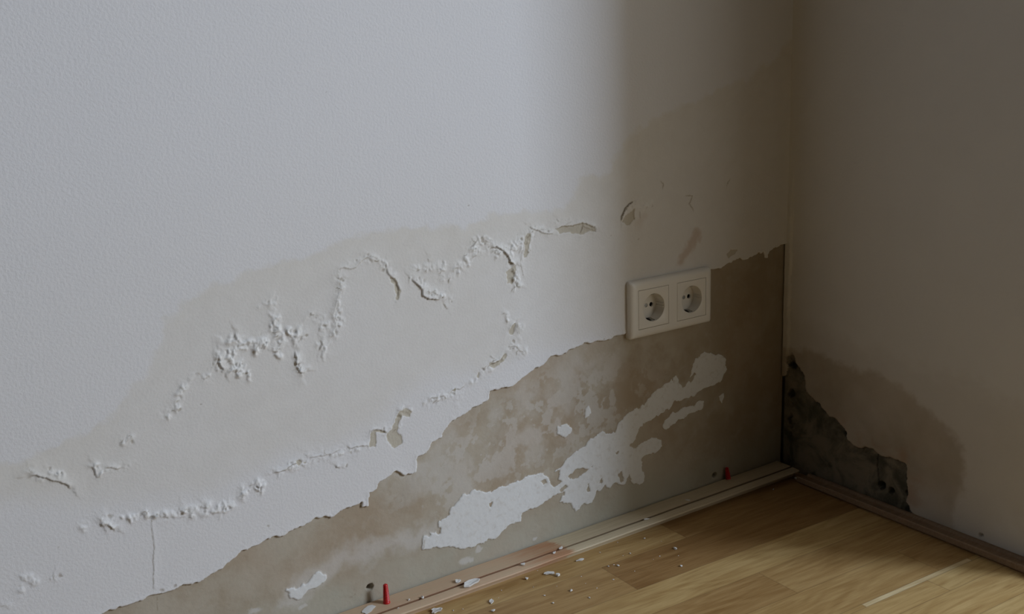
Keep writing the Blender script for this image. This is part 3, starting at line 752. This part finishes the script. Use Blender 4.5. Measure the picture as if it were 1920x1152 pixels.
# ================================================================== PLASTER FLAKES AND CRUMBS
M_FLAKE = NT('plaster_flake', .85, .15)
M_FLAKE.out(M_FLAKE.mix(M_FLAKE.noise(M_FLAKE.obj(), 300, 3), (.66, .66, .66), (.80, .80, .80)))
M_FLAKE = M_FLAKE.m
def flake_bm(L, Wd, Tk, seed, curl=.25):
    r = random.Random(seed); bm = bmesh.new(); n = 11
    rad = [r.uniform(.6, 1.1) for _ in range(n)]
    ph = r.uniform(0, 6); tops = []; bots = []
    def P(i, f, top):
        a = 2*math.pi*i/n; x = math.cos(a)*L/2*rad[i]*f; y = math.sin(a)*Wd/2*rad[i]*f
        z = curl*Wd*(abs(math.sin(a+ph)))*f*f*.6
        return (x, y, z+(Tk if top else 0)*(1 if f < 1 else .8)+r.uniform(-.1, .1)*Tk)
    t1 = [bm.verts.new(P(i, 1, True)) for i in range(n)]; t2 = [bm.verts.new(P(i, .5, True)) for i in range(n)]
    b1 = [bm.verts.new(P(i, .96, False)) for i in range(n)]
    bridge(bm, b1, t1); bridge(bm, t1, t2)
    c = bm.verts.new((0, 0, Tk*1.1))
    for i in range(n): bm.faces.new([t2[i], t2[(i+1) % n], c])
    cb = bm.verts.new((0, 0, 0))
    for i in range(n): bm.faces.new([b1[(i+1) % n], b1[i], cb])
    mz = min(v.co.z for v in bm.verts)
    for v in bm.verts: v.co.z -= mz
    return bm
def crumb_bm(s, seed):
    r = random.Random(seed); bm = bmesh.new(); bmesh.ops.create_icosphere(bm, subdivisions=2, radius=s/2)
    ax = (r.uniform(.7, 1.3), r.uniform(.6, 1.1), r.uniform(.45, .7))
    k = [Vector((r.uniform(-1, 1), r.uniform(-1, 1), r.uniform(-1, 1))) for _ in range(5)]
    for v in bm.verts:
        d = v.co.normalized(); f = 1+sum(.14*math.sin(4*d.dot(q)+i) for i, q in enumerate(k))
        v.co = Vector((v.co.x*ax[0]*f, v.co.y*ax[1]*f, v.co.z*ax[2]*f))
    mz = min(v.co.z for v in bm.verts)
    for v in bm.verts: v.co.z -= mz
    return bm
def put(name, q, z, bm, rz, label, cat, group=None, tilt=0.0):
    p = on_level(q, z); o = link(name, bm, M_FLAKE, loc=(p[0], p[1], z)); o.rotation_euler = (0, 0, rz)
    return tag(o, label, cat, group)
GF = 'plaster flakes fallen from the wall'
big = [
    (887,1095,T,.0270,.0100,.0024,.1,'large white plaster flake lying across the groove of the batten, the biggest piece there'),
    (859,1092,T,.0085,.0055,.0022,.5,'small white plaster flake on the batten just left of the biggest piece'),
    (1030,1077,0,.0150,.0060,.0016,-.45,'long white plaster flake, largest on the floor in front of the stained batten end'),
    (1046,1081,0,.0055,.0045,.0030,.8,'short upright white chip touching the right tip of the largest floor flake'),
    (1087,1052,0,.0100,.0042,.0014,-.2,'thin white paint flake on the floor close to where the reddish stain ends'),
    (922,1130,0,.0095,.0048,.0016,1.0,'slanted white flake on the floor near the bottom edge, below the batten flake'),
    (819,1147,0,.0140,.0080,.0018,.0,'white torn paint flake on the floor at the bottom edge, touching the batten shadow'),
    (691,1144,T,.0230,.0100,.0007,.4,'thin pale pinkish-white plaster film lying flat on the batten left of the red plug'),
    (980,1060,T,.0070,.0040,.0018,-.4,'small white flake caught in the batten groove on the reddish stained part'),
    (1052,1029,T,.0075,.0032,.0016,.4,'white sliver lying over the batten groove near the end of the reddish stain'),
    (1039,1038,T,.0055,.0030,.0014,.3,'tiny white sliver just below the one at the end of the reddish stain'),
    (1212,975,T,.0080,.0030,.0012,-.2,'pale sliver over the groove midway along the unstained part of the batten'),
    (1289,939,T,.0070,.0022,.0012,-.9,'narrow pale splinter of plaster on the batten, nearest one to the corner'),
]
for i, (x, y, z, L, Wd, Tk, rz, lab) in enumerate(big):
    put('plaster_flake', (x, y), z, flake_bm(L*1.2, Wd*1.25, Tk, 100+i, .25 if Tk > .001 else .02), rz, lab, 'plaster flake', GF)
own = [((925,1147),0,.0055,'round white crumb on the floor right at the bottom edge'),
       ((987,1087),0,.0046,'round white crumb on the floor left of the largest floor flake'),
       ((1266,1030),0,.0044,'white crumb alone on the dark parquet strip, furthest right of the larger crumbs'),
       ((1277,1063),0,.0036,'white crumb at the edge between dark and light parquet strips'),
       ((1450,919),0,.0030,'small white crumb on the dark floor close to the corner'),
       ((1492,899),0,.0050,'greyish crumb in the floor corner between both wooden strips'),
       ((1159,1062),0,.0042,'largest crumb in the row of three on the dark parquet strip'),
       ((792,1122),T,.0042,'white crumb beside the batten groove, the larger one right of the red plug'),
       ((767,1126),T,.0034,'white crumb on the batten nearest to the red plug'),
       ((747,1142),T,.0028,'tiny white crumb on the batten lip below the red plug')]
for i, (q, z, s, lab) in enumerate(own):
    put('plaster_crumb', q, z, crumb_bm(s, 300+i), i*.7, lab, 'plaster crumb', 'larger plaster crumbs')
tiny = [(1071,1109,4.2),(1037,1132,3.6),(1021,1118,3),(1105,1122,3),(1150,1088,2.8),(1119,1104,2.05),(1141,1063,2.4),(1151,1060,2.05),(1182,1039,3.4),
        (1208,1011,3),(1158,1018,2.05),(1125,1037,2.4),(1237,1044,2.05),(1272,1043,1.6),(1168,1043,1.6),(850,1146,2.05),(868,1143,1.8),(1008,1071,1.6),
        (940,1108,1.6),(935,1122,1.4),(1000,1102,1.6),(1090,1082,1.5),(1044,1100,1.4),(1240,1016,1.6),(1190,1072,1.5),(1225,1050,1.4),(1098,1095,1.3)]
protos = [crumb_bm(.001, 500+k) for k in range(3)]; pm_ = []
for k, b in enumerate(protos):
    me = bpy.data.meshes.new('plaster_crumb'); b.to_mesh(me); b.free(); me.materials.append(M_FLAKE); pm_.append(me)
for i, (x, y, s) in enumerate(tiny):
    p = on_level((x, y), 0); o = bpy.data.objects.new('plaster_crumb', pm_[i % 3]); COL.objects.link(o)
    o.location = (p[0], p[1], 0); o.scale = (s*.8, s*.8, s*.8); o.rotation_euler = (0, 0, i*1.3)
    tag(o, 'tiny white plaster crumb scattered on the parquet near the batten', 'plaster crumb', 'tiny crumbs on the parquet')
